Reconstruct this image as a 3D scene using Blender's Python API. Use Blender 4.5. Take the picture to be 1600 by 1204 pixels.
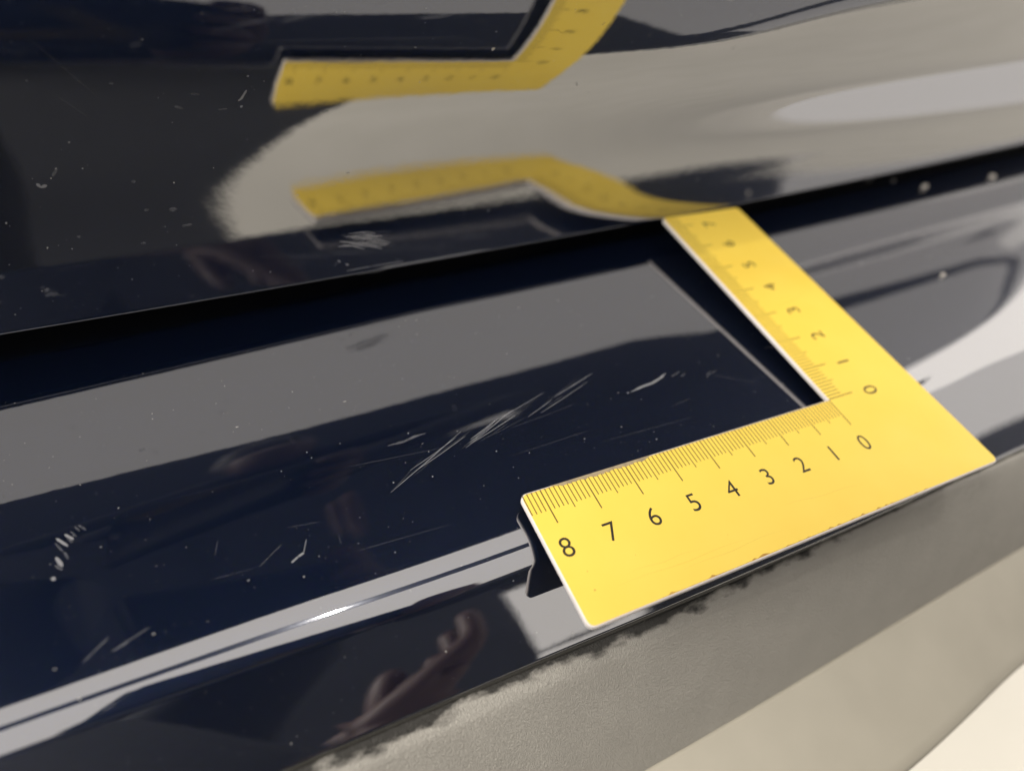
import bpy, bmesh, math, random
from mathutils import Vector, Matrix
random.seed(7)
for o in list(bpy.data.objects): bpy.data.objects.remove(o)
S = bpy.context.scene
COL = S.collection
R = math.radians
CM = 0.01
BUMPER_H = 0.50                      # the ledge of the bumper stands half a metre above the floor
def V(x, y, z): return (x*CM, y*CM, z*CM + BUMPER_H)      # centimetres, ruler plane = zero

# ------------------------------------------------------------------ camera
cam = bpy.data.cameras.new("camera"); camo = bpy.data.objects.new("camera", cam); COL.objects.link(camo)
RX, RY, RZ = Vector((0.891747, -0.419502, 0.169721)), Vector((-0.211708, -0.718205, -0.662843)), Vector((0.399959, 0.555157, -0.729269))
CAMPOS = Vector(V(-13.6089, -6.0339, 11.4002))
m = Matrix.Identity(4)
for i in range(3):
    m[i][0], m[i][1], m[i][2], m[i][3] = RX[i], -RY[i], -RZ[i], CAMPOS[i]
camo.matrix_world = m
cam.sensor_width = 36; cam.lens = 1101.616/1600*36
cam.clip_start = 0.002; cam.clip_end = 100
cam.dof.use_dof = True
cam.dof.focus_distance = RZ.dot(Vector(V(-6.5, -0.6, 0)) - CAMPOS)
cam.dof.aperture_fstop = 7.5
S.camera = camo

# ------------------------------------------------------------------ light
w = bpy.data.worlds.new("World"); S.world = w; w.use_nodes = True
bg = w.node_tree.nodes["Background"]
bg.inputs[0].default_value = (1.0, 0.935, 0.875, 1); bg.inputs[1].default_value = 0.95
def lamp(name, kind, loc, energy, color, size, rot=(0, 0, 0), size_y=None):
    l = bpy.data.lights.new(name, kind); l.energy = energy; l.color = color
    if kind == 'AREA':
        l.size = size
        if size_y: l.shape = 'RECTANGLE'; l.size_y = size_y
    else: l.shadow_soft_size = size
    o = bpy.data.objects.new(name, l); COL.objects.link(o); o.location = loc; o.rotation_euler = rot
    return o
lamp("doorway_lamp", 'AREA', (4.0, .35, 2.5), 9, (1, .93, .84), 2.2, (0, R(62), 0), 1.8)
lamp("ceiling_spot_lamp", 'POINT', (-0.03, 0.10, 2.3), 14, (1, 0.95, 0.88), 0.014)
lamp("added_fill_lamp", 'AREA', (-2.3, -.2, 2.45), 90, (1, .95, .88), 1.0, (0, R(-42), 0), 1.4)  # added fill lamp to lift the ruler and soften shadows, kept out of reflections
S.view_settings.view_transform = 'Standard'; S.view_settings.look = 'None'
S.view_settings.exposure = 0.32; S.view_settings.gamma = 1
S.render.engine = 'CYCLES'
S.cycles.max_bounces = 10; S.cycles.glossy_bounces = 8

# ------------------------------------------------------------------ helpers
def mat(name, base=(.5, .5, .5), rough=.5, metal=0, **kw):
    mt = bpy.data.materials.new(name); mt.use_nodes = True
    b = mt.node_tree.nodes["Principled BSDF"]
    b.inputs["Base Color"].default_value = (*base, 1); b.inputs["Roughness"].default_value = rough
    b.inputs["Metallic"].default_value = metal
    for k, v in kw.items():
        b.inputs[k.replace('_', ' ')].default_value = v
    return mt
def nodes(mt):
    nt = mt.node_tree
    def N(t, **kw):
        n = nt.nodes.new(t)
        for k, v in kw.items():
            if k.startswith('i_'): n.inputs[k[2:].replace('_', ' ')].default_value = v
            else: setattr(n, k, v)
        return n
    return nt, N, nt.links.new, nt.nodes["Principled BSDF"]
def ramp(N, *stops):
    r = N('ShaderNodeValToRGB'); e = r.color_ramp.elements
    while len(e) < len(stops): e.new(.5)
    for q, (p, c) in zip(e, stops):
        q.position = p; q.color = (*c, 1) if len(c) == 3 else c
    return r
def empty(name, loc, label, cat, group=None):
    o = bpy.data.objects.new(name, None); COL.objects.link(o); o.location = loc; o.empty_display_size = .02
    tag(o, label, cat, group); return o
def tag(o, label, cat, group=None):
    o['label'] = label; o['category'] = cat
    if group: o['group'] = group
def obj(name, verts, faces, mt, parent=None, smooth=True, uvs=None, kind=None, label=None):
    me = bpy.data.meshes.new(name); me.from_pydata([tuple(v) for v in verts], [], faces)
    me.materials.append(mt)
    if uvs is not None:
        ul = me.uv_layers.new(name="UVMap")
        for l in me.loops: ul.data[l.index].uv = uvs[l.vertex_index]
    if smooth: me.polygons.foreach_set("use_smooth", [True]*len(me.polygons))
    me.update()
    o = bpy.data.objects.new(name, me); COL.objects.link(o)
    adopt(o, parent)
    if kind: o['kind'] = kind
    if label: o['label'] = label
    return o
def adopt(o, parent):
    if parent:
        o.parent = parent
        if parent.type == 'EMPTY': o.matrix_parent_inverse = Matrix.Translation(-parent.location)
def grid(name, rows, mt, parent=None, uv=None, flip=False, kind=None, label=None):
    n = len(rows[0]); vs = [p for r in rows for p in r]; fs = []
    for i in range(len(rows)-1):
        for j in range(n-1):
            a = i*n+j
            f = (a, a+1, a+n+1, a+n)
            fs.append(f[::-1] if flip else f)
    return obj(name, vs, fs, mt, parent, True, [q for r in uv for q in r] if uv else None, kind, label)
def lerp(a, b, t): return a+(b-a)*t
def interp(x, pts):
    if x <= pts[0][0]: return pts[0][1]
    for (x0, y0), (x1, y1) in zip(pts, pts[1:]):
        if x <= x1: return lerp(y0, y1, (x-x0)/(x1-x0))
    return pts[-1][1]
def smoothi(x, pts):            # smooth (Catmull-Rom) interpolation
    n = len(pts)
    if x <= pts[0][0]: return pts[0][1]
    if x >= pts[-1][0]: return pts[-1][1]
    i = max(k for k in range(n-1) if pts[k][0] <= x)
    x0, y0 = pts[i]; x1, y1 = pts[i+1]; h = x1-x0; t = (x-x0)/h
    def sl(k):
        a = max(k-1, 0); b = min(k+1, n-1); return (pts[b][1]-pts[a][1])/(pts[b][0]-pts[a][0])
    m0, m1 = sl(i)*h, sl(i+1)*h
    return (2*t**3-3*t*t+1)*y0+(t**3-2*t*t+t)*m0+(-2*t**3+3*t*t)*y1+(t**3-t*t)*m1

# ------------------------------------------------------------------ surfaces of the car (centimetres)
#SURF-BEGIN
TG_Y0 = (0.000976, 0.052367, 7.445379)
TG_Z = [0.0, 1.0625, 2.125, 3.1875, 4.25, 5.3125, 6.375, 7.4375, 8.5]
TG_S = [[0, .2834, .511, .7073, .8217, .7678, .5153, .0697, -.4448],
        [0, .0139, .0048, .0426, .0474, .0348, .0355, .0343, .0328],
        [0, -.01973, -.02543, .00314, -.00574, -.00281, .00007, -.00097, .00021]]
def spline2(vals):
    h = TG_Z[1]-TG_Z[0]; n = len(TG_Z); a = [0.]*n; c = [0.]*n; d = [0.]*n; mm = [0.]*n
    for i in range(1, n-1):
        r = (vals[i+1]-2*vals[i]+vals[i-1])/h; den = 2*h/3-(h/6)*c[i-1]
        c[i] = (h/6)/den; d[i] = (r-(h/6)*d[i-1])/den
    for i in range(n-2, 0, -1): mm[i] = d[i]-c[i]*mm[i+1]
    return mm
TG_M = [spline2(v) for v in TG_S]
def tg_spl(k, z):
    h = TG_Z[1]-TG_Z[0]; n = len(TG_Z); v = TG_S[k]; mm = TG_M[k]
    z = min(max(z, 0), 8.5); i = min(int(z/h), n-2); t = z-TG_Z[i]; u = h-t
    return mm[i]*u**3/(6*h)+mm[i+1]*t**3/(6*h)+(v[i]/h-mm[i]*h/6)*u+(v[i+1]/h-mm[i+1]*h/6)*t
def tailgate_y(x, z):
    xc = min(max(x, -40), 26); X = (xc+4)/8
    if x < -40: X = min(max(X, -3), 3)
    X = min(max(X, -3.2), 3.6)
    y0 = TG_Y0[0]*xc*xc+TG_Y0[1]*xc+TG_Y0[2]
    if x > 26: y0 += (x-26)*.12+(x-26)**2*.01
    y = y0+tg_spl(0, z)+X*tg_spl(1, z)+X*X*tg_spl(2, z)
    if z > 8.5:
        u = z-8.5
        y += -.49*u
        if u > 1.9: y += .5*1.1*min(u-1.9, 1.0)**2+1.1*max(0, u-2.9)
    return y
L0P = [(-90, -1.2), (-40, -.7), (-17, -.53), (-13.5, -.50), (-8.8, -.54), (-4, -.35), (0, -.02), (3.8, .50), (5.4, .73), (6.9, 1.0), (9.2, 1.55), (11.8, 2.5), (15, 4.0), (20, 6.2), (60, 20)]
L3P = [(-90, -1.8), (-40, -1.3), (-17, -1.13), (-13.6, -1.15), (-9.1, -1.18), (-4, -1.0), (0, -.75), (4.0, -.42), (6.5, -.13), (9, .1), (12, .6), (16, 1.6), (60, 14)]
SEP = [(-90, -2.3), (-40, -2.5), (-12, -2.56), (-5, -2.56), (0, -2.50), (4.6, -2.36), (6, -2.30), (9, -2.15), (14, -1.6), (20, -.7), (60, 10)]
BANDP = [(-90, .34), (-6, .34), (-2, .22), (2, .08), (60, .07)]
def bumper_profile(x):
    """list of (y, z) from under the tailgate to the lower painted edge, s-ordered"""
    l0, l3, se = smoothi(x, L0P), smoothi(x, L3P), smoothi(x, SEP)
    yn = [12.5, l0+.9, l0+.15, l0, lerp(l0, l3, .53), l3, l3-.13, se]
    fa = interp(x, [(-7, 41), (3, 31)]); th = [-3.4, -3.4, -3.1, -2.2, 10.2, 20.5, fa-3, fa+1]
    if l0+.9 > 11: yn[0] = l0+4
    out = []; N1 = 150
    ys = []
    for a, b, n in ((0, 1, 24), (1, 2, 12), (2, 3, 4), (3, 4, 9), (4, 5, 7), (5, 6, 8), (6, 7, 16)):
        for k in range(n): ys.append((lerp(yn[a], yn[b], k/n), a, k/n))
    ys.append((yn[7], 6, 1.0))
    z = -.66-.06*(yn[0]-5)+.02*max(-14, min(0, x+8)); out.append((ys[0][0], z))
    for (y0, a0, t0), (y1, a1, t1) in zip(ys, ys[1:]):
        ta = lerp(th[a0], th[a0+1], t0); tb = lerp(th[a1], th[a1+1], t1)
        z += math.tan(math.radians((ta+tb)/2))*(y1-y0); out.append((y1, z))
    return out
def bumper_z(x, y):
    p = bumper_profile(x)
    for (y0, z0), (y1, z1) in zip(p, p[1:]):
        if y1 <= y <= y0: return z0+(z1-z0)*(y0-y)/(y0-y1)
    return p[-1][1]
#SURF-END

# ------------------------------------------------------------------ materials
def car_paint():
    mt = mat("navy_paint", (.012, .03, .085), .45, .72, Coat_Weight=1, Coat_Roughness=.012, Coat_IOR=3.75)
    nt, N, L, b = nodes(mt)
    b.inputs["Specular IOR Level"].default_value = .3
    tc = N('ShaderNodeTexCoord')
    n1 = N('ShaderNodeTexNoise', i_Scale=260, i_Detail=2)          # orange peel
    L(tc.outputs['Object'], n1.inputs['Vector'])
    bp = N('ShaderNodeBump', i_Strength=.0055, i_Distance=.001); L(n1.outputs[0], bp.inputs['Height'])
    L(bp.outputs[0], b.inputs['Coat Normal'])
    # dusty bloom: faint, uneven extra roughness
    n2 = N('ShaderNodeTexNoise', i_Scale=22, i_Detail=6, i_Roughness=.6); L(tc.outputs['Object'], n2.inputs['Vector'])
    r = ramp(N, (.35, (.02,)*3), (.75, (.042,)*3)); L(n2.outputs[0], r.inputs[0])
    L(r.outputs[0], b.inputs['Coat Roughness'])
    # metal flake
    v = N('ShaderNodeTexVoronoi', i_Scale=9000); L(tc.outputs['Object'], v.inputs['Vector'])
    mx = N('ShaderNodeMix', data_type='RGBA'); mx.inputs[0].default_value = .5
    mx.inputs[6].default_value = (.0035, .0085, .028, 1)
    hs = N('ShaderNodeMix', data_type='RGBA', blend_type='MULTIPLY'); hs.inputs[0].default_value = 1
    hs.inputs[6].default_value = (.010, .027, .090, 1); L(v.outputs['Color'], hs.inputs[7])
    L(hs.outputs[2], mx.inputs[7]); L(mx.outputs[2], b.inputs['Base Color'])
    return mt
PAINT = car_paint()
def cladding_mat():
    mt = mat("grained_plastic", (.27, .25, .21), .62)
    nt, N, L, b = nodes(mt)
    uv = N('ShaderNodeUVMap'); sep = N('ShaderNodeSeparateXYZ'); L(uv.outputs[0], sep.inputs[0])
    # uv in centimetres: x along the car, y = distance from the painted edge
    mp = N('ShaderNodeMapping'); mp.inputs['Scale'].default_value = (1, .42, 1); mp.inputs['Rotation'].default_value = (0, 0, R(12)); L(uv.outputs[0], mp.inputs[0])
    v = N('ShaderNodeTexVoronoi', feature='DISTANCE_TO_EDGE', i_Scale=26); 
    nz = N('ShaderNodeTexNoise', i_Scale=14, i_Detail=3)
    L(mp.outputs[0], nz.inputs['Vector'])
    ad = N('ShaderNodeMix', data_type='RGBA', blend_type='LINEAR_LIGHT'); ad.inputs[0].default_value = .05
    L(mp.outputs[0], ad.inputs[6]); L(nz.outputs['Color'], ad.inputs[7]); L(ad.outputs[2], v.inputs['Vector'])
    rp = ramp(N, (0, (0,)*3), (.22, (1,)*3)); L(v.outputs['Distance'], rp.inputs[0])
    bp = N('ShaderNodeBump', i_Strength=.65, i_Distance=.00025); L(rp.outputs[0], bp.inputs['Height']); L(bp.outputs[0], b.inputs['Normal'])
    # road dust on plastic; grime and painted-in shadow darken a ragged line beside the paint
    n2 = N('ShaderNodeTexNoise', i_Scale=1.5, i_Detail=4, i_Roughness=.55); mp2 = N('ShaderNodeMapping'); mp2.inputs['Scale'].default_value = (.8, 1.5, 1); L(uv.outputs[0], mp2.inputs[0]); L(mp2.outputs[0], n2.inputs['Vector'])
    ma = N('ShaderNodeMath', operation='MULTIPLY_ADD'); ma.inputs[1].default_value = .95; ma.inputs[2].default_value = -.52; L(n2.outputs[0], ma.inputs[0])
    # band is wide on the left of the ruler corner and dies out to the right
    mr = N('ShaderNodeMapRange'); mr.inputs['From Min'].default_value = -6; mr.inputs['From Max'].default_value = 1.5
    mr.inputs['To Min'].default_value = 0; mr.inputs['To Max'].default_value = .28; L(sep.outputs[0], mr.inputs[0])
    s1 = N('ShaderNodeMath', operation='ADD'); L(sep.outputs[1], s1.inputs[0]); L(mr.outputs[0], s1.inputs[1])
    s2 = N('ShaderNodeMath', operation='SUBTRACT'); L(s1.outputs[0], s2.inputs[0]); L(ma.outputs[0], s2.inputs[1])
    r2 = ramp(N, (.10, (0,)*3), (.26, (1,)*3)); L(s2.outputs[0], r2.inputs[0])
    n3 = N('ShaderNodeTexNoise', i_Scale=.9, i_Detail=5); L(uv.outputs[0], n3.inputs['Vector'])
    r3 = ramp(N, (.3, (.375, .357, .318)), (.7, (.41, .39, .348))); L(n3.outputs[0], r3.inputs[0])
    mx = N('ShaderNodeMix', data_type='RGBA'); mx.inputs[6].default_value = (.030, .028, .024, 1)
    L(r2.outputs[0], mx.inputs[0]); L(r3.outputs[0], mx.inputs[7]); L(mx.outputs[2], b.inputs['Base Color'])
    return mt
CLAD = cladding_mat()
def noise_mat(name, c0, c1, scale, rough, bump=.1, dist=.0004, **kw):
    mt = mat(name, c0, rough, **kw); nt, N, L, b = nodes(mt)
    tc = N('ShaderNodeTexCoord'); n = N('ShaderNodeTexNoise', i_Scale=scale, i_Detail=6); L(tc.outputs['Object'], n.inputs['Vector'])
    r = ramp(N, (.3, c0), (.7, c1)); L(n.outputs[0], r.inputs[0]); L(r.outputs[0], b.inputs['Base Color'])
    if bump:
        bp = N('ShaderNodeBump', i_Strength=bump, i_Distance=dist); L(n.outputs[0], bp.inputs['Height']); L(bp.outputs[0], b.inputs['Normal'])
    return mt
SKID = noise_mat("satin_silver_plastic", (.385, .357, .29), (.42, .39, .318), 60, .5)
FLOOR = noise_mat("pale_floor", (.80, .77, .68), (.86, .825, .735), 5, .75)
RUBBER = noise_mat("black_rubber", (.012,)*3, (.02,)*3, 80, .7)
YEL = noise_mat("yellow_print", (.93, .66, .085), (.95, .69, .10), 70, .42, .05, .0001)
EDGE = noise_mat("pale_ruler_edge", (.72, .66, .63), (.80, .75, .72), 300, .5, .2, .0001)
nt, N, L, b = nodes(YEL); tc = N('ShaderNodeTexCoord'); n = N('ShaderNodeTexNoise', i_Scale=45, i_Detail=7, i_Roughness=.65); L(tc.outputs['Object'], n.inputs['Vector'])
r = ramp(N, (.35, (.34,)*3), (.7, (.55,)*3)); L(n.outputs[0], r.inputs[0]); L(r.outputs[0], b.inputs['Roughness'])
INK = mat("black_ink", (.016, .011, .004), .5)
TICK = mat("tick_ink", (.085, .048, .005), .5)
SCUFF = noise_mat("scuffed_edge", (.25, .20, .14), (.42, .33, .20), 900, .7, 0)
RUST = noise_mat("brown_edge_wear", (.42, .20, .03), (.60, .36, .05), 700, .6, 0)
def faint(name, col, a):
    mt = mat(name, col, .6); nt, N, L, b = nodes(mt)
    out = nt.nodes["Material Output"]; tr = N('ShaderNodeBsdfTransparent'); ms = N('ShaderNodeMixShader'); ms.inputs[0].default_value = a
    L(tr.outputs[0], ms.inputs[1]); L(b.outputs[0], ms.inputs[2]); L(ms.outputs[0], out.inputs[0]); return mt
SCR = faint("bare_scratch", (.50, .50, .52), .46)
SCRF = faint("faint_scratch", (.42, .42, .45), .15)
DUST = faint("dust", (.62, .60, .56), .55)
GRIT = noise_mat("pale_grit", (.55, .51, .45), (.7, .66, .6), 900, .7, .3, .0002)
WALL = noise_mat("dark_wall", (.008, .009, .012), (.013, .014, .018), 3, .8)
CLOTH = noise_mat("dark_cloth", (.010, .011, .014), (.018, .019, .023), 300, .9)
SKIN = noise_mat("skin", (.075, .040, .035), (.095, .052, .044), 200, .55)
HAIR = noise_mat("dark_hair", (.015, .011, .008), (.03, .02, .015), 400, .6)
PHONE = mat("black_glass", (.01, .01, .012), .1)
BEAM = noise_mat("dark_beam", (.02, .022, .03), (.03, .032, .04), 8, .6)

# ------------------------------------------------------------------ setting
def sheet(name, x0, x1, y0, y1, z, n, mt):
    rows = [[(lerp(x0, x1, j/n), lerp(y0, y1, i/n), z) for j in range(n+1)] for i in range(n+1)]
    o = grid(name, rows, mt); o['kind'] = 'structure'; return o
sheet("floor", -8, 8, -8, 8, 0, 16, FLOOR)

def box(name, x0, x1, y0, y1, z0, z1, mt, bev=.01):
    bm = bmesh.new(); bmesh.ops.create_cube(bm, size=1)
    for v in bm.verts: v.co = Vector((lerp(x0, x1, v.co.x+.5), lerp(y0, y1, v.co.y+.5), lerp(z0, z1, v.co.z+.5)))
    bmesh.ops.bevel(bm, geom=bm.edges[:], offset=bev, segments=2, affect='EDGES')
    me = bpy.data.meshes.new(name); bm.to_mesh(me); bm.free(); me.materials.append(mt)
    o = bpy.data.objects.new(name, me); COL.objects.link(o); o['kind'] = 'structure'; return o
DARK_SHEET = noise_mat("dark_sheet", (.018, .019, .022), (.028, .029, .032), 40, .85)
mp_ = [(-4, -.2), (.62, -.2), (.56, -.8), (.43, -1.35), (.30, -2.0), (.17, -2.8), (.06, -3.45), (-4, -3.45)]  # added unseen dark sheet, edge shaped to darken the floor mirrored in the lid
o = obj("added_floor_sheet", [(x, y, .006) for x, y in mp_]+[(x*1.001, y, .0005) for x, y in mp_], [tuple(range(8))[::-1]]+[(i, (i+1) % 8, 8+(i+1) % 8, 8+i) for i in range(8)], DARK_SHEET, None, False, kind='structure')
box("unseen_wall", -8, 1.2, -3.7, -3.5, 0, 5.7, WALL)
box("unseen_wall", 1.2, 2.1, -3.72, -3.52, 0, 1.9, WALL)  # added unseen panels, the gap between them placed for the bumper face's reflection
box("unseen_wall", 1.2, 2.1, -3.72, -3.52, 2.95, 5.7, WALL)
box("unseen_wall", 2.1, 5.0, -3.74, -3.54, .35, 5.7, WALL)  # added unseen panel, raised off the floor to shape what the paint mirrors
box("unseen_wall", 5.0, 30, -3.72, -3.52, 2.6, 3.9, WALL)  # added unseen floating panel, darkens the mirrored right side of the ledge
box("ceiling_beam", -3.3, 3, .01, .20, 2.42, 2.55, BEAM)

# ------------------------------------------------------------------ car rear
car = empty("car", (-.13, .08, 0), "rear of a dark navy car with scratched glossy bumper ledge and grey lower plastic", "car")
xs = [-70+2.5*i for i in range(16)]+[-30+.75*i for i in range(80)]+[30+2.0*i for i in range(9)]
# tailgate: rounded bottom lip turning under, then the panel
rows = []
zs = [.10*i for i in range(86)]+[8.5+.15*i for i in range(1, 25)]
for x in xs:
    y0 = tailgate_y(x, 0)
    row = [V(x, y0+2.2, .25), V(x, y0+.6, .02)]
    sl = (tailgate_y(x, .12)-tailgate_y(x, .06))/.06; a1 = 180-math.degrees(math.atan(sl)); r = .07
    cy = tailgate_y(x, .06)-r*math.cos(R(a1)); cz = .06-r*math.sin(R(a1))
    for k in range(9):                                   # folded lip, under 1 mm radius
        a = R(lerp(275, a1, k/8))
        row.append(V(x, cy+r*math.cos(a), cz+r*math.sin(a)))
    row += [V(x, tailgate_y(x, z), z) for z in zs if z > .08]
    rows.append(row)
tailgate = grid("tailgate", rows, PAINT, car, flip=True)
# sloping rear window above the lid
rows = []
for x in xs:
    yt = tailgate_y(x, 12.1)
    rows.append([V(x, yt+.02, 12.0), V(x, yt+.5, 12.5), V(x, yt+3.5, 16.5), V(x, yt+52, 82), V(x, yt+75, 92)])
grid("rear_window", rows, PHONE, car, flip=True)
# weather seal behind the gap
rows = [[V(x, tailgate_y(x, 0)+1.9, z) for z in (-1.6, .4, 3.0)] for x in xs]
grid("weather_seal", rows, RUBBER, car, flip=True)
# painted bumper cover
rows = []
for x in xs:
    p = bumper_profile(x); ye, ze = p[-1]
    row = [V(x, y, z) for y, z in p]
    for k in range(1, 6):                                # rolled lower edge
        a = R(60-k*22)
        row.append(V(x, ye+.035-.07*math.cos(a)*1.0, ze-.06+.07*math.sin(a)))
    row += [V(x, ye+.02, ze-.28), V(x, ye+.5, ze-.40)]
    rows.append(row)
bumper = grid("bumper_cover", rows, PAINT, car)
# grained plastic cladding
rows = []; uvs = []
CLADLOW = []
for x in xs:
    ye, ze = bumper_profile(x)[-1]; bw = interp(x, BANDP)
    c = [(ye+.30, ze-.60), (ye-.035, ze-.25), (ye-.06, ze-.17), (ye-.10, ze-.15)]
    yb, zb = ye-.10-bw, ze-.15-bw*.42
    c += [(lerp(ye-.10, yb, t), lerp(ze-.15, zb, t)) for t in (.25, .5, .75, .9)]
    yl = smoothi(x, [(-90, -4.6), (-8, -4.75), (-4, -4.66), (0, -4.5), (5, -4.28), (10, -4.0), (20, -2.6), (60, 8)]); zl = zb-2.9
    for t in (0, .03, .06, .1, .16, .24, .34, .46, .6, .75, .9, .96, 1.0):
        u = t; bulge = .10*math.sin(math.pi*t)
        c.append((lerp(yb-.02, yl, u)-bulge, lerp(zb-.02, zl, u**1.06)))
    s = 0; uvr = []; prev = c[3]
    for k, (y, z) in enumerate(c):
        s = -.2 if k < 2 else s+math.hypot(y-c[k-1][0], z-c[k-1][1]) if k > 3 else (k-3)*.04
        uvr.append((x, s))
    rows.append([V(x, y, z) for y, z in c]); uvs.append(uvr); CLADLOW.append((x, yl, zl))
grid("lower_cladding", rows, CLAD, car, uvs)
# silver skid strip under it
rows = []
for x, yl, zl in CLADLOW:
    yb = smoothi(x, [(-90, -7.3), (-4, -7.45), (0, -7.3), (5, -6.75), (8, -6.5), (20, -4.6), (60, 6)])
    c = [(yl+.3, zl-.35), (yl+.05, zl-.10), (yl-.02, zl-.02), (yl-.10, zl-.02), (lerp(yl, yb, .5), zl-.40), (yb+.35, zl-.78), (yb+.12, zl-.90), (yb, zl-1.1), (yb+.02, zl-1.4), (yb+.6, zl-5), (yb+6, zl-14), (yb+24, zl-18)]
    rows.append([V(x, y, z) for y, z in c])
grid("skid_strip", rows, SKID, car)

# ------------------------------------------------------------------ L ruler
ruler = empty("corner_ruler", V(-2.7, 0, -.15), "yellow L-shaped corner ruler with black centimetre numbers lying across the bumper ledge", "ruler")
def arc(cx, cy, r, a0, a1, n=7):
    return [(cx+r*math.cos(R(lerp(a0, a1, k/n))), cy+r*math.sin(R(lerp(a0, a1, k/n)))) for k in range(n+1)]
X0, X1, Y0_, Y1 = -8.45, 3.0, -2.88, 7.52
def outline(i, r=.16):
    """L outline inset by i, counter-clockwise"""
    x0, x1, y0, y1 = X0+i, X1-i, Y0_+i, Y1-i; q = i; r = max(r-i, .03)
    return (arc(x0+r, y0+r, r, 180, 270)+arc(x1-r, y0+r, r, 270, 360)+arc(x1-r, y1-r, r, 0, 90)
            + arc(q+r, y1-r, r, 90, 180)+[(q, q)]+arc(x0+r, -i-r+2*i*0+q*2-q, r, 90, 180) if False else
            arc(x0+r, y0+r, r, 180, 270)+arc(x1-r, y0+r, r, 270, 360)+arc(x1-r, y1-r, r, 0, 90)
            + arc(q+r, y1-r, r, 90, 180)+[(q, -i+.0)]+arc(x0+r, -i-r, r, 90, 180))
def slab(name, rings, mt, parent, cap_bottom=True):
    n = len(rings[0][0]); vs = []; fs = []
    for ol, z in rings: vs += [V(x, y, z) for x, y in ol]
    for k in range(len(rings)-1):
        for j in range(n): fs.append((k*n+j, k*n+(j+1) % n, (k+1)*n+(j+1) % n, (k+1)*n+j))
    if cap_bottom: fs.append(tuple(range(n))[::-1])
    fs.append(tuple(range((len(rings)-1)*n, len(rings)*n)))
    o = obj(name, vs, fs, mt, parent, smooth=False)
    return o
plate = slab("ruler_plate", [(outline(.012), -.115), (outline(0), -.105), (outline(0), -.030), (outline(.012), -.014), (outline(.036), -.004)], EDGE, ruler)
slab("printed_face", [(outline(.030), -.0035), (outline(.032), 0)], YEL, ruler, False)
slab("magnetic_backing", [(outline(.03), -.150), (outline(.02), -.145), (outline(.02), -.1155)], RUBBER, ruler)
# graduation marks: flat print, one part
vs = []; fs = []
def bar(x0, y0, x1, y1, wd, z=.0009):
    dx, dy = x1-x0, y1-y0; l = math.hypot(dx, dy); nx, ny = -dy/l*wd/2, dx/l*wd/2; b = len(vs)
    vs.extend([V(x0+nx, y0+ny, z), V(x0-nx, y0-ny, z), V(x1-nx, y1-ny, z), V(x1+nx, y1+ny, z)]); fs.append((b, b+1, b+2, b+3))
for k in range(0, 85):
    L_ = .81 if k % 10 == 0 else .61 if k % 5 == 0 else .51
    bar(-k/10, -.03, -k/10, -L_, .021 if k % 10 else .026)
for k in range(0, 75):
    L_ = .83 if k % 10 == 0 else .62 if k % 5 == 0 else .52
    bar(.03, k/10, L_, k/10, .021 if k % 10 else .026)
obj("graduation_marks", vs, fs, TICK, ruler, False)
def numeral(ch, cx, cy, rot):
    cu = bpy.data.curves.new("numeral", 'FONT'); cu.body = ch; cu.size = .585*CM; cu.align_x = 'CENTER'; cu.align_y = 'CENTER'
    cu.resolution_u = 6; cu.extrude = 0; cu.offset = -.00002
    tmp = bpy.data.objects.new("tmp", cu); COL.objects.link(tmp)
    bpy.context.view_layer.update()
    me = bpy.data.meshes.new_from_object(tmp.evaluated_get(bpy.context.evaluated_depsgraph_get()))
    bpy.data.objects.remove(tmp)
    xs_ = [v.co.x for v in me.vertices]; ys_ = [v.co.y for v in me.vertices]
    mx, my = (min(xs_)+max(xs_))/2, (min(ys_)+max(ys_))/2
    M = Matrix.Translation(Vector(V(cx, cy, .0012))) @ Matrix.Rotation(rot, 4, 'Z') @ Matrix.Translation((-mx, -my, 0))
    me.transform(M); me.name = "numeral"; me.materials.clear(); me.materials.append(INK)
    o = bpy.data.objects.new("numeral", me); COL.objects.link(o); adopt(o, ruler); o['label'] = "black numeral %s" % ch
for k in range(9): numeral(str(k), -k-.08, -1.33, 0)
for k in range(8): numeral(str(k), 1.40, k-.08, R(90))
# worn print along the edges
def ragged(name, pts, mt, z):
    a = []; b_ = []
    for (x, y, wx, wy) in pts: a.append(V(x, y, z)); b_.append(V(x+wx, y+wy, z))
    n = len(a); return obj(name, a+b_, [(i, i+1, n+i+1, n+i) for i in range(n-1)], mt, ruler, False)
pts = []
x = -7.75
while x < -5.3:
    e = min(1, (x+7.75)/.25, (-5.3-x)/.2); pts.append((x, -.012, 0, -max(.004, e*random.uniform(.06, .105)))); x += .06
ragged("worn_edge", pts, SCUFF, .0016)
pts = []; x = -8.3
while x < -.3: pts.append((x, -.033, 0, -random.uniform(.003, .016))); x += .07
ragged("edge_wear", pts, RUST, .0004)
pts = []; x = -6.9
while x < .5:
    e = random.random()**10; pts.append((x, Y0_+.034, 0, .004+.045*e)); x += .08
ragged("edge_wear", pts, RUST, .0004)

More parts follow.
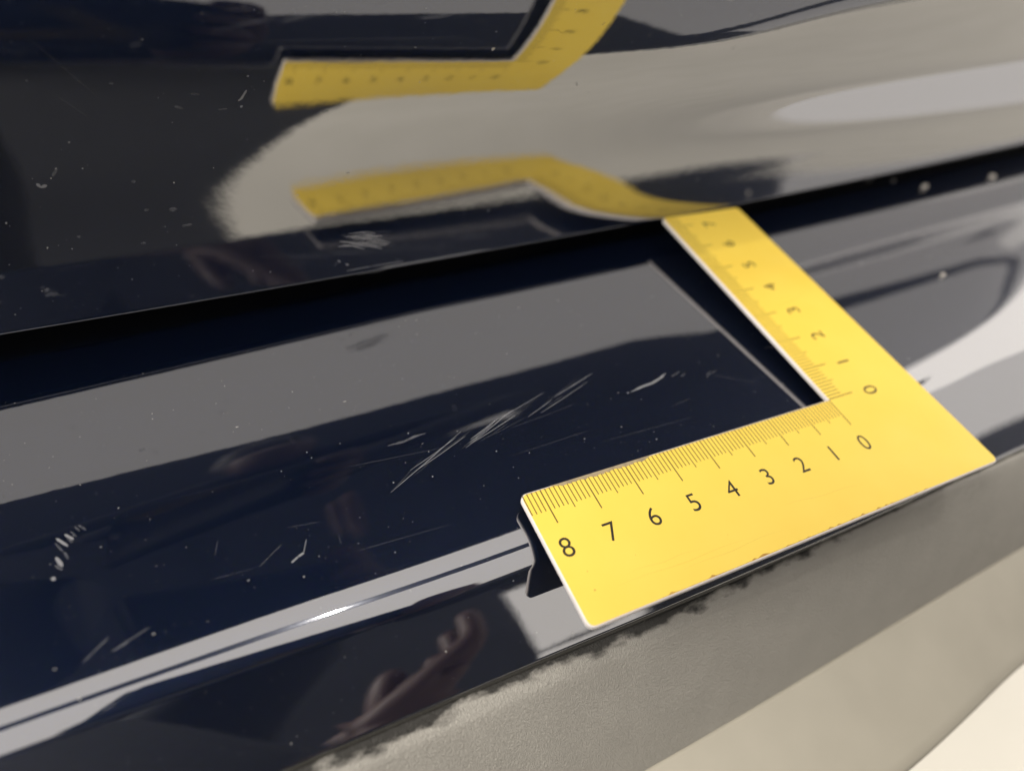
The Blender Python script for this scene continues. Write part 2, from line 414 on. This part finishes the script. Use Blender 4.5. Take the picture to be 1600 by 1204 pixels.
# ------------------------------------------------------------------ the person taking the picture (seen only mirrored in the paint)
def skin_mesh(name, pts, edges, mt, parent, sub=2):
    me = bpy.data.meshes.new(name); me.from_pydata([V(*p[:3]) for p in pts], edges, []); me.materials.append(mt)
    o = bpy.data.objects.new(name, me); COL.objects.link(o); adopt(o, parent)
    sk = o.modifiers.new("skin", 'SKIN'); sk.use_smooth_shade = True; sk.branch_smoothing = .6
    for sv, p in zip(me.skin_vertices[0].data, pts):
        r = p[3]*CM; sv.radius = (r, (p[4] if len(p) > 4 else p[3])*CM); sv.use_loose = False
    me.skin_vertices[0].data[0].use_root = True
    sb = o.modifiers.new("subsurf", 'SUBSURF'); sb.levels = sub; sb.render_levels = sub
    return o
PX = -6
person = empty("person", V(PX-30, -80, -50), "person in dark jacket and trousers bending over the bumper, phone in hand", "person")
def cs(r_, u_, f_):                       # centimetres to the right, up and forward of the phone's lens
    p = (CAMPOS+(RX*r_-RY*u_+RZ*f_)*CM); return (p.x/CM, p.y/CM, (p.z-BUMPER_H)/CM)
WR = {1: cs(8.1, -5.5, -6.0), -1: (-13, -27, 3)}
body = [(PX-26, -88, 36, 15, 12), (PX-19, -80, 46, 14, 11), (PX-8, -70, 55, 17, 12), (PX, -62, 60, 14, 10), (PX, -60, 62, 6), (PX, -58, 64, 5.5), (PX+1, -55, 65, 8, 9.5), (PX+1, -51, 69, 8, 9), (PX+1, -49, 73, 5.5, 6)]
be = [(i, i+1) for i in range(8)]
for sgn in (-1, 1):
    b0 = len(body); wx, wy, wz = WR[sgn]
    body += [(PX+sgn*19, -61, 56, 6.8), (PX+sgn*36, -45, 39, 7.0), (lerp(PX+sgn*36, wx, .75), lerp(-45, wy, .75), lerp(39, wz, .75), 4.2), (wx, wy, wz, 2.9)]
    be += [(3, b0), (b0, b0+1), (b0+1, b0+2), (b0+2, b0+3)]
    b1 = len(body)
    body += [(PX-28+sgn*9, -88, 26, 11), (PX-32+sgn*10, -74, -4, 7.4), (PX-34+sgn*11, -80, -38, 5.2), (PX-34+sgn*11, -81, -46, 4.6), (PX-34+sgn*13, -66, -47.6, 4)]
    be += [(0, b1)]+[(b1+i, b1+i+1) for i in range(4)]
skin_mesh("body", body, be, CLOTH, person)
skin_mesh("face", [(PX+1, -57, 59, 6), (PX+1, -52, 59.5, 6.8, 7.2), (PX+1, -47.5, 63.5, 7, 7), (PX+1, -46, 68, 6.4)], [(0, 1), (1, 2), (2, 3)], SKIN, person)
skin_mesh("hair", [(PX+1, -59, 66, 8.6), (PX+1, -54, 72, 9.6), (PX+1, -49, 75, 8), (PX+1, -45, 73, 5)], [(0, 1), (1, 2), (2, 3)], HAIR, person)
def hand(p, e, name="hand"): return skin_mesh(name, p, e, SKIN, person)
def hand_points(at, wr, thumb):
    p = [(*wr, 2.6, 1.9), (*at(8.0, -3.2, -2.6), 3.0, 1.6), (*at(7.5, -.4, -.9), 3.1, 1.4)]; e = [(0, 1), (1, 2)]
    for k in range(4):
        u = -2.8+k*1.75; ln = (2.3, 2.9, 3.1, 2.7)[k]; i = len(p)
        p += [(*at(7.6, u, -.2), .95), (*at(7.2, u+.1, .65), .86), (*at(7.2-ln*.55, u+.2, .85), .78), (*at(7.2-ln, u+.2, .62), .66)]
        e += [(2 if k > 1 else 1, i), (i, i+1), (i+1, i+2), (i+2, i+3)]
    i = len(p)
    p += [(*at(7.4, -1.6, -2.2), 1.2), (*at(6.3, -.6, -2.3), 1.0), (*at(5.0, .3, -2.0), .82)]
    e += [(1, i), (i, i+1), (i+1, i+2)]
    return p, e
hand(*hand_points(cs, WR[1], 1))
def below(r_, u_, f_):                     # the other hand steadies it from lower down
    return (-8.2+f_*.9+(u_+1)*.5, -19.5+u_*.75, 5.6+(8.0-r_)*.9+u_*.35)
hand(*hand_points(below, WR[-1], 1))
ph = empty("phone", tuple(CAMPOS), "black phone held in a raised hand above the bumper", "phone")
bm = bmesh.new(); bmesh.ops.create_cube(bm, size=1)
bmesh.ops.scale(bm, vec=(.124, .070, .008), verts=bm.verts); bmesh.ops.bevel(bm, geom=bm.edges[:], offset=.0035, segments=3, affect='EDGES')
pm = bpy.data.meshes.new("phone_body"); bm.to_mesh(pm); bm.free(); pm.materials.append(PHONE)
rot = camo.matrix_world.to_3x3().to_4x4()
pm.transform(Matrix.Translation(CAMPOS) @ rot @ Matrix.Translation((.009, -.005, .0065)))
po = bpy.data.objects.new("phone_body", pm); COL.objects.link(po); adopt(po, ph)

# ------------------------------------------------------------------ wear on the paint: scratches, scuffs, chips, dust
# centimetres on the ledge (x, y) / on the lid (x, height), width, kind
LEDGE_MARKS = [(((-10.63, 1.15), (-10.24, 1.41), (-9.76, 1.73)), 0.0142, 1), (((-10.64, 1.14), (-9.76, 1.59), (-8.73, 2.14)), 0.0197, 0), (((-10.11, 1.52), (-9.55, 1.74), (-8.89, 2.02)), 0.016, 0), (((-9.99, 1.48), (-9.39, 1.7), (-8.69, 1.99)), 0.0173, 0), (((-10.45, 1.27), (-9.91, 1.53), (-9.29, 1.85)), 0.013, 1), (((-9.75, 1.61), (-9.19, 1.82), (-8.53, 2.09)), 0.0135, 1), (((-10.06, 1.38), (-9.86, 1.47), (-9.6, 1.61)), 0.0156, 1), (((-8.8, 1.69), (-8.13, 2.0), (-7.39, 2.36)), 0.0209, 0), (((-8.62, 1.87), (-8.23, 2.03), (-7.81, 2.22)), 0.0278, 0), (((-8.69, 1.78), (-8.35, 1.94), (-7.98, 2.11)), 0.0248, 0), (((-8.57, 1.78), (-8.0, 1.97), (-7.38, 2.19)), 0.0223, 0), (((-7.82, 2.2), (-7.15, 2.4), (-6.43, 2.63)), 0.0174, 0), (((-8.46, 1.74), (-8.06, 1.87), (-7.63, 2.04)), 0.0139, 1), (((-8.89, 1.69), (-8.68, 1.8), (-8.45, 1.93)), 0.0163, 1), (((-7.63, 2.2), (-7.16, 2.34), (-6.66, 2.51)), 0.0145, 1), (((-8.05, 1.98), (-7.49, 2.16), (-6.9, 2.37)), 0.0142, 1), (((-7.14, 2.06), (-6.76, 2.2), (-6.36, 2.37)), 0.0189, 0), (((-6.81, 2.07), (-6.05, 2.33), (-5.24, 2.63)), 0.0178, 0), (((-6.27, 2.42), (-5.65, 2.62), (-4.98, 2.85)), 0.0243, 0), (((-6.59, 2.32), (-5.99, 2.56), (-5.35, 2.85)), 0.015, 1), (((-6.14, 2.47), (-5.85, 2.56), (-5.53, 2.68)), 0.0331, 1), (((-6.56, 2.22), (-6.3, 2.31), (-6.03, 2.41)), 0.0236, 1), (((-8.28, 1.79), (-7.77, 1.91), (-7.22, 2.06)), 0.014, 1), (((-7.63, 1.88), (-6.78, 1.97), (-5.87, 2.08)), 0.0115, 1), (((-10.32, 2.28), (-9.95, 2.28), (-9.73, 2.34), (-9.47, 2.34)), 0.0808, 1), (((-9.83, 2.3), (-9.65, 2.33)), 0.0676, 1), (((-4.38, 2.0), (-4.02, 2.07), (-3.68, 2.1), (-3.38, 2.19), (-3.16, 2.29)), 0.0701, 0), (((-4.51, 2.0), (-4.44, 2.0)), 0.0305, 0), (((-3.06, 2.14), (-2.75, 2.24)), 0.0318, 1), (((-2.83, 2.07), (-2.65, 2.14)), 0.0398, 1), (((-2.19, 1.85), (-1.97, 1.98)), 0.0482, 1), (((-3.11, 2.13), (-2.89, 2.21)), 0.0238, 1), (((-1.97, 1.93), (-1.76, 1.98)), 0.0323, 1), (((-2.03, 1.9), (-0.92, 1.2)), 0.0161, 1), (((-3.66, 1.29), (-3.04, 1.36)), 0.0183, 1), (((-16.43, 1.43), (-16.39, 1.36)), 0.0855, 0), (((-16.38, 1.65), (-16.27, 1.52)), 0.0649, 1), (((-16.36, 1.81), (-16.27, 1.59)), 0.0762, 0), (((-16.23, 1.87), (-16.18, 1.71)), 0.0548, 1), (((-16.34, 2.2), (-16.17, 1.97)), 0.0556, 0), (((-16.36, 2.11), (-16.25, 1.88)), 0.0442, 1), (((-16.21, 2.24), (-16.08, 2.08)), 0.056, 0), (((-16.18, 2.17), (-16.1, 2.02)), 0.0446, 1), (((-16.05, 2.35), (-15.98, 2.23)), 0.0452, 1), (((-15.99, 2.36), (-15.88, 2.21)), 0.0453, 1), (((-16.12, 2.27), (-16.03, 2.12)), 0.0337, 1), (((-13.28, 0.42), (-13.1, 0.55)), 0.0249, 1), (((-13.1, 0.55), (-12.83, 0.73)), 0.0253, 1), (((-12.76, 0.3), (-12.62, 0.38)), 0.0456, 0), (((-12.62, 0.38), (-12.51, 0.42)), 0.0517, 0), (((-12.52, 0.41), (-12.4, 0.68)), 0.0232, 0), (((-13.94, 0.92), (-13.85, 1.19)), 0.0159, 1), (((-13.4, 0.42), (-14.08, 0.46)), 0.0111, 1), (((-15.67, -0.25), (-15.44, -0.19)), 0.0405, 1), (((-15.59, -0.22), (-15.11, -0.05)), 0.0409, 1), (((-16.07, -0.27), (-15.69, 0.01)), 0.0402, 1), (((-12.65, 1.04), (-12.08, 0.96)), 0.0119, 1), (((-11.28, 2.03), (-9.15, 1.84)), 0.0118, 1), (((-11.6, 0.12), (-9.87, 0.05)), 0.0108, 1), (((-7.97, 1.16), (-6.0, 1.26)), 0.0125, 1), (((-5.9, 0.87), (-3.43, 0.83)), 0.0116, 1), (((-11.84, 0.57), (-11.85, 0.36)), 0.0165, 1)]
LID_MARKS = [(((-9.72, 0.9), (-9.53, 0.86), (-9.32, 0.91)), 0.0184, 1), (((-9.7, 1.01), (-9.35, 0.93), (-8.98, 0.9)), 0.0299, 0), (((-9.38, 0.74), (-9.14, 0.69), (-8.89, 0.73)), 0.0324, 1), (((-9.66, 1.07), (-9.34, 1.01), (-9.01, 0.91)), 0.0312, 1), (((-9.59, 0.79), (-9.37, 0.74), (-9.15, 0.79)), 0.0208, 0), (((-9.07, 0.85), (-8.8, 0.81), (-8.52, 0.78)), 0.0251, 1), (((-9.43, 0.74), (-9.15, 0.67), (-8.86, 0.56)), 0.0309, 0), (((-9.18, 0.68), (-8.84, 0.61), (-8.48, 0.61)), 0.0342, 1), (((-9.67, 1.06), (-9.35, 1.04), (-9.03, 0.91)), 0.0256, 0), (((-9.68, 0.82), (-9.36, 0.76), (-9.02, 0.79)), 0.0315, 0), (((-9.16, 0.67), (-8.92, 0.64), (-8.67, 0.66)), 0.0297, 0), (((-9.76, 0.95), (-9.5, 0.94), (-9.24, 0.81)), 0.0239, 1), (((-9.14, 0.88), (-8.91, 0.83), (-8.68, 0.79)), 0.0288, 1), (((-9.1, 0.83), (-8.88, 0.81), (-8.65, 0.79)), 0.0366, 1), (((-9.44, 1.05), (-9.23, 1.04), (-9.01, 0.96)), 0.0297, 0), (((-9.38, 0.88), (-9.1, 0.82), (-8.81, 0.75)), 0.0188, 0), (((-9.35, 0.7), (-9.17, 0.67), (-8.99, 0.68)), 0.0252, 0), (((-9.61, 0.87), (-9.43, 0.82), (-9.24, 0.88)), 0.0286, 1), (((-9.65, 1.0), (-9.35, 0.98), (-9.03, 0.92)), 0.0309, 0), (((-9.65, 0.96), (-9.33, 0.89), (-9.01, 0.92)), 0.0244, 1), (((-9.15, 0.86), (-8.98, 0.83), (-8.81, 0.85)), 0.0333, 1), (((-9.76, 1.0), (-9.46, 0.93), (-9.15, 0.93)), 0.0205, 0), (((-9.23, 0.93), (-9.03, 0.9), (-8.83, 0.88)), 0.0353, 0), (((-9.94, 0.79), (-9.61, 0.75), (-9.29, 0.62)), 0.0351, 0), (((-9.28, 0.74), (-9.0, 0.71), (-8.72, 0.67)), 0.0227, 0), (((-9.41, 0.95), (-9.1, 0.87), (-8.78, 0.82)), 0.0353, 1), (((-9.14, 0.81), (-9.02, 0.81), (-8.91, 0.8)), 0.0307, 1), (((-9.58, 0.74), (-9.32, 0.72), (-9.05, 0.6)), 0.0272, 1), (((-9.62, 1.01), (-9.37, 0.99), (-9.13, 0.89)), 0.035, 1), (((-9.19, 1.02), (-8.92, 1.0), (-8.65, 0.97)), 0.0233, 1), (((-9.56, 0.9), (-9.26, 0.88), (-8.95, 0.87)), 0.0206, 0), (((-9.07, 0.7), (-8.94, 0.69), (-8.8, 0.69)), 0.0251, 1), (((-9.41, 0.92), (-9.25, 0.92), (-9.1, 0.86)), 0.0314, 0), (((-9.85, 1.05), (-9.66, 1.0), (-9.45, 1.0)), 0.0325, 1), (((-9.55, 0.94), (-9.32, 0.91), (-9.08, 0.83)), 0.0267, 0), (((-9.47, 0.81), (-9.34, 0.8), (-9.21, 0.71)), 0.0355, 0), (((-9.14, 0.74), (-8.96, 0.73), (-8.79, 0.63)), 0.0308, 1), (((-9.24, 0.79), (-8.94, 0.77), (-8.63, 0.68)), 0.0186, 0), (((-9.24, 1.01), (-9.11, 0.96), (-8.97, 1.02)), 0.0187, 1), (((-9.83, 0.81), (-9.56, 0.74), (-9.28, 0.71)), 0.0328, 0), (((-9.25, 0.85), (-8.96, 0.79), (-8.67, 0.69)), 0.0196, 0), (((-9.44, 0.76), (-9.27, 0.75), (-9.1, 0.69)), 0.0322, 0), (((-9.61, 0.94), (-9.41, 0.93), (-9.22, 0.88)), 0.0359, 0), (((-9.27, 0.97), (-8.98, 0.92), (-8.69, 0.88)), 0.0273, 1), (((-9.13, 0.96), (-9.0, 0.91), (-8.86, 0.91)), 0.0265, 1), (((-9.76, 1.0), (-9.61, 0.99), (-9.45, 1.0)), 0.0305, 1), (((-9.9, 0.91), (-9.44, 0.79)), 0.0378, 0), (((-9.63, 0.84), (-9.35, 0.74)), 0.0304, 0), (((-9.13, 0.77), (-8.71, 0.66)), 0.034, 0), (((-9.77, 0.15), (-9.16, 0.16)), 0.0218, 0), (((-9.16, 0.16), (-8.33, 0.15)), 0.0237, 0), (((-9.57, 0.03), (-8.84, -0.02)), 0.0315, 1), (((-9.25, 0.02), (-8.64, 0.03)), 0.0316, 1), (((-10.04, 0.35), (-9.97, 0.45)), 0.0457, 1), (((-9.97, 0.45), (-9.91, 0.4)), 0.0457, 0), (((-9.79, 0.33), (-9.72, 0.29)), 0.0615, 0), (((-10.1, 0.34), (-10.04, 0.35)), 0.0304, 1), (((-15.43, 2.93), (-15.39, 2.85)), 0.0707, 0), (((-15.39, 2.85), (-15.28, 2.88)), 0.071, 0), (((-15.15, 3.03), (-15.03, 3.19)), 0.0707, 1), (((-12.87, 4.17), (-12.72, 4.11)), 0.0721, 1), (((-12.54, 4.38), (-12.39, 4.36)), 0.048, 1), (((-12.11, 4.04), (-11.92, 4.05)), 0.0371, 1), (((-11.71, 4.19), (-11.61, 4.25)), 0.0496, 0), (((-11.66, 4.21), (-11.53, 4.39)), 0.0495, 0), (((-11.69, 4.06), (-11.64, 4.09)), 0.05, 0), (((-11.5, 4.65), (-11.46, 4.67)), 0.0365, 0), (((-10.13, 3.83), (-9.94, 3.87)), 0.0663, 1), (((-13.34, 2.14), (-13.19, 2.14)), 0.1042, 1), (((-13.89, 2.78), (-13.81, 2.79)), 0.0746, 1), (((-13.79, 2.19), (-13.7, 2.2)), 0.0641, 1), (((-13.85, 4.66), (-13.77, 4.65)), 0.0565, 1), (((-15.07, 1.84), (-15.0, 1.82)), 0.0626, 1), (((-14.0, 1.52), (-13.9, 1.52)), 0.0655, 1), (((-13.16, 1.77), (-12.97, 1.78)), 0.0665, 1), (((-16.53, 1.21), (-16.45, 1.26)), 0.1107, 1), (((-6.31, 4.98), (-6.22, 4.99)), 0.0558, 2), (((-6.3, 4.94), (-6.24, 4.97)), 0.0419, 2), (((-12.19, 5.86), (-12.13, 5.88)), 0.0552, 1), (((-3.84, 4.08), (-3.78, 3.98)), 0.0466, 0), (((-2.04, 5.08), (-1.95, 5.21)), 0.0775, 1), (((-0.52, 5.02), (-0.44, 5.09)), 0.0646, 1), (((2.4, 5.12), (2.51, 5.13)), 0.069, 1), (((-14.83, 5.49), (-14.1, 4.44)), 0.0173, 1), (((-14.68, 4.48), (-14.3, 4.05)), 0.0136, 1), (((-5.34, 1.66), (-4.76, 1.61)), 0.0329, 1), (((1.11, 4.72), (0.98, 4.62)), 0.034, 1), (((-4.74, 5.35), (-4.58, 5.27)), 0.0287, 1), (((-3.55, 5.42), (-3.47, 5.49)), 0.0441, 1)]
WEAR = [SCR, SCRF, GRIT]
def on_ledge(x, y, up=.003):
    e = .05; z = bumper_z(x, y); n = Vector((0, -(bumper_z(x, y+e)-bumper_z(x, y-e))/(2*e), 1)).normalized()
    return Vector((x, y, z))+n*up
def on_lid(x, z, up=.003):
    e = .05; n = Vector(((tailgate_y(x+e, z)-tailgate_y(x-e, z))/(2*e), -1, (tailgate_y(x, z+e)-tailgate_y(x, z-e))/(2*e))).normalized()
    return Vector((x, tailgate_y(x, z), z))+n*up
def mark(name, pts, wd, k, fn, parent):
    q = []
    if len(pts) == 2: pts = (pts[0], tuple((a+b)/2 for a, b in zip(*pts)), pts[1])
    for (a, b) in zip(pts, pts[1:]):
        for t in (0, .34, .67): q.append((lerp(a[0], b[0], t), lerp(a[1], b[1], t)))
    q.append(pts[-1]); n = len(q); vs = []
    ln = math.hypot(q[-1][0]-q[0][0], q[-1][1]-q[0][1])
    for i, (a, b) in enumerate(q):
        a2, b2 = q[min(i+1, n-1)]; a1, b1 = q[max(i-1, 0)]; dx, dy = a2-a1, b2-b1; l = math.hypot(dx, dy) or 1
        t = i/(n-1); e = max(.4, min(1, 6*t, 6*(1-t))) if ln > 3*wd else max(.45, math.sin(math.pi*(.1+.8*t)))
        hw = wd/2*max(.15, e)*random.uniform(.8, 1.15)
        for sg in (-1, 1): vs.append(V(*fn(a-sg*dy/l*hw, b+sg*dx/l*hw)))
    return obj(name, vs, [(2*i, 2*i+1, 2*i+3, 2*i+2) for i in range(n-1)], WEAR[k], parent)
for pts, wd, k in LEDGE_MARKS: mark("scratch", pts, max(wd*(.55 if wd < .03 else .75), .007), k, on_ledge, bumper)
for pts, wd, k in LID_MARKS: mark("chip" if k == 2 else "scuff_mark", pts, max(wd*.8, .010), k, on_lid, tailgate)
def specks(name, n, pick, fn, mt, parent):
    vs = []; fs = []
    for _ in range(n):
        a, b = pick(); r = .0038*(1+3.6*random.random()**6); m_ = 5; base = len(vs); ph_ = random.random()*6
        if random.random() < .12: st = random.uniform(1.5, 4)
        else: st = 1
        for k in range(m_):
            t = ph_+2*math.pi*k/m_; rr = r*random.uniform(.7, 1.2); vs.append(V(*fn(a+st*rr*math.cos(t), b+rr*math.sin(t), .0025)))
        fs.append(tuple(range(base, base+m_)))
    o = obj(name, vs, fs, mt, parent, False, kind='stuff'); return o
specks("dust_specks", 1100, lambda: (random.uniform(-19, 3) if random.random() < .8 else random.uniform(3, 13), random.uniform(-2.5, 6.0)), on_ledge, DUST, bumper)
specks("dust_specks", 900, lambda: (random.uniform(-19, 16), random.uniform(.15, 6.2)), on_lid, DUST, tailgate)
# pale grit lying near the panel gap
def grit(x, y, r, label):
    bm = bmesh.new(); bmesh.ops.create_icosphere(bm, subdivisions=2, radius=r*CM)
    sx, sy = random.uniform(.8, 1.3), random.uniform(.6, 1.0)
    for v in bm.verts: v.co *= random.uniform(.62, 1.3); v.co.x *= sx; v.co.y *= sy; v.co.z *= .7
    for f_ in bm.faces: f_.smooth = True
    me = bpy.data.meshes.new("grit_grain"); bm.to_mesh(me); bm.free(); me.materials.append(GRIT)
    o = bpy.data.objects.new("grit_grain", me); COL.objects.link(o); o.location = V(x, y, bumper_z(x, y)+r*.6)
    tag(o, label, "grit", "pale grit grains on the bumper ledge")
grit(13.4, 8.05, .115, "pale grit grain in the middle of the dark panel gap, widest of the row")
grit(17.6, 8.0, .125, "pale grit grain farthest right in the dark panel gap")
grit(12.4, 8.75, .06, "tiny dim grit grain just left of the widest grain in the panel gap")
grit(11.5, 9.2, .13, "tall pale grit grain against the lower edge of the boot lid")
grit(8.75, 3.37, .085, "lone pale grit grain on the dark rounded bumper corner right of the ruler")
# small marks on the ruler
for (cx, cy, r) in ((-8.0, -2.27, .018), (-6.9, -1.93, .008), (-4.85, -2.2, .007), (-7.95, -1.9, .012)):
    obj("print_fleck", [V(cx+r*random.uniform(.7, 1.2)*math.cos(k), cy+r*math.sin(k), .0014) for k in (0, 1.05, 2.1, 3.14, 4.2, 5.2)], [tuple(range(6))], RUST, ruler, False)
S.render.resolution_x = 1024; S.render.resolution_y = 770
FAINTY = faint("faint_ruler_scratch", (.80, .52, .05), .07)
for (x0, y0, x1, y1) in ((-7.6, -2.35, -4.3, -2.42), (-7.2, -2.20, -5.6, -2.26), (-3.2, -2.05, -1.0, -2.22), (-6.2, -2.52, -3.6, -2.50), (1.9, -1.9, 2.5, -.4), (.9, 3.1, 2.6, 3.5)):
    n_ = 8; hw = .010; P_ = [(lerp(x0, x1, i/n_), lerp(y0, y1, i/n_)+.02*math.sin(i*1.3)) for i in range(n_+1)]
    obj("scratch", [V(a, b-hw*math.sin(math.pi*(i+.3)/(n_+.6)), .0014) for i, (a, b) in enumerate(P_)]+[V(a, b+hw*math.sin(math.pi*(i+.3)/(n_+.6)), .0014) for i, (a, b) in enumerate(P_)],
        [(i, i+1, n_+2+i, n_+1+i) for i in range(n_)], FAINTY, ruler, False)
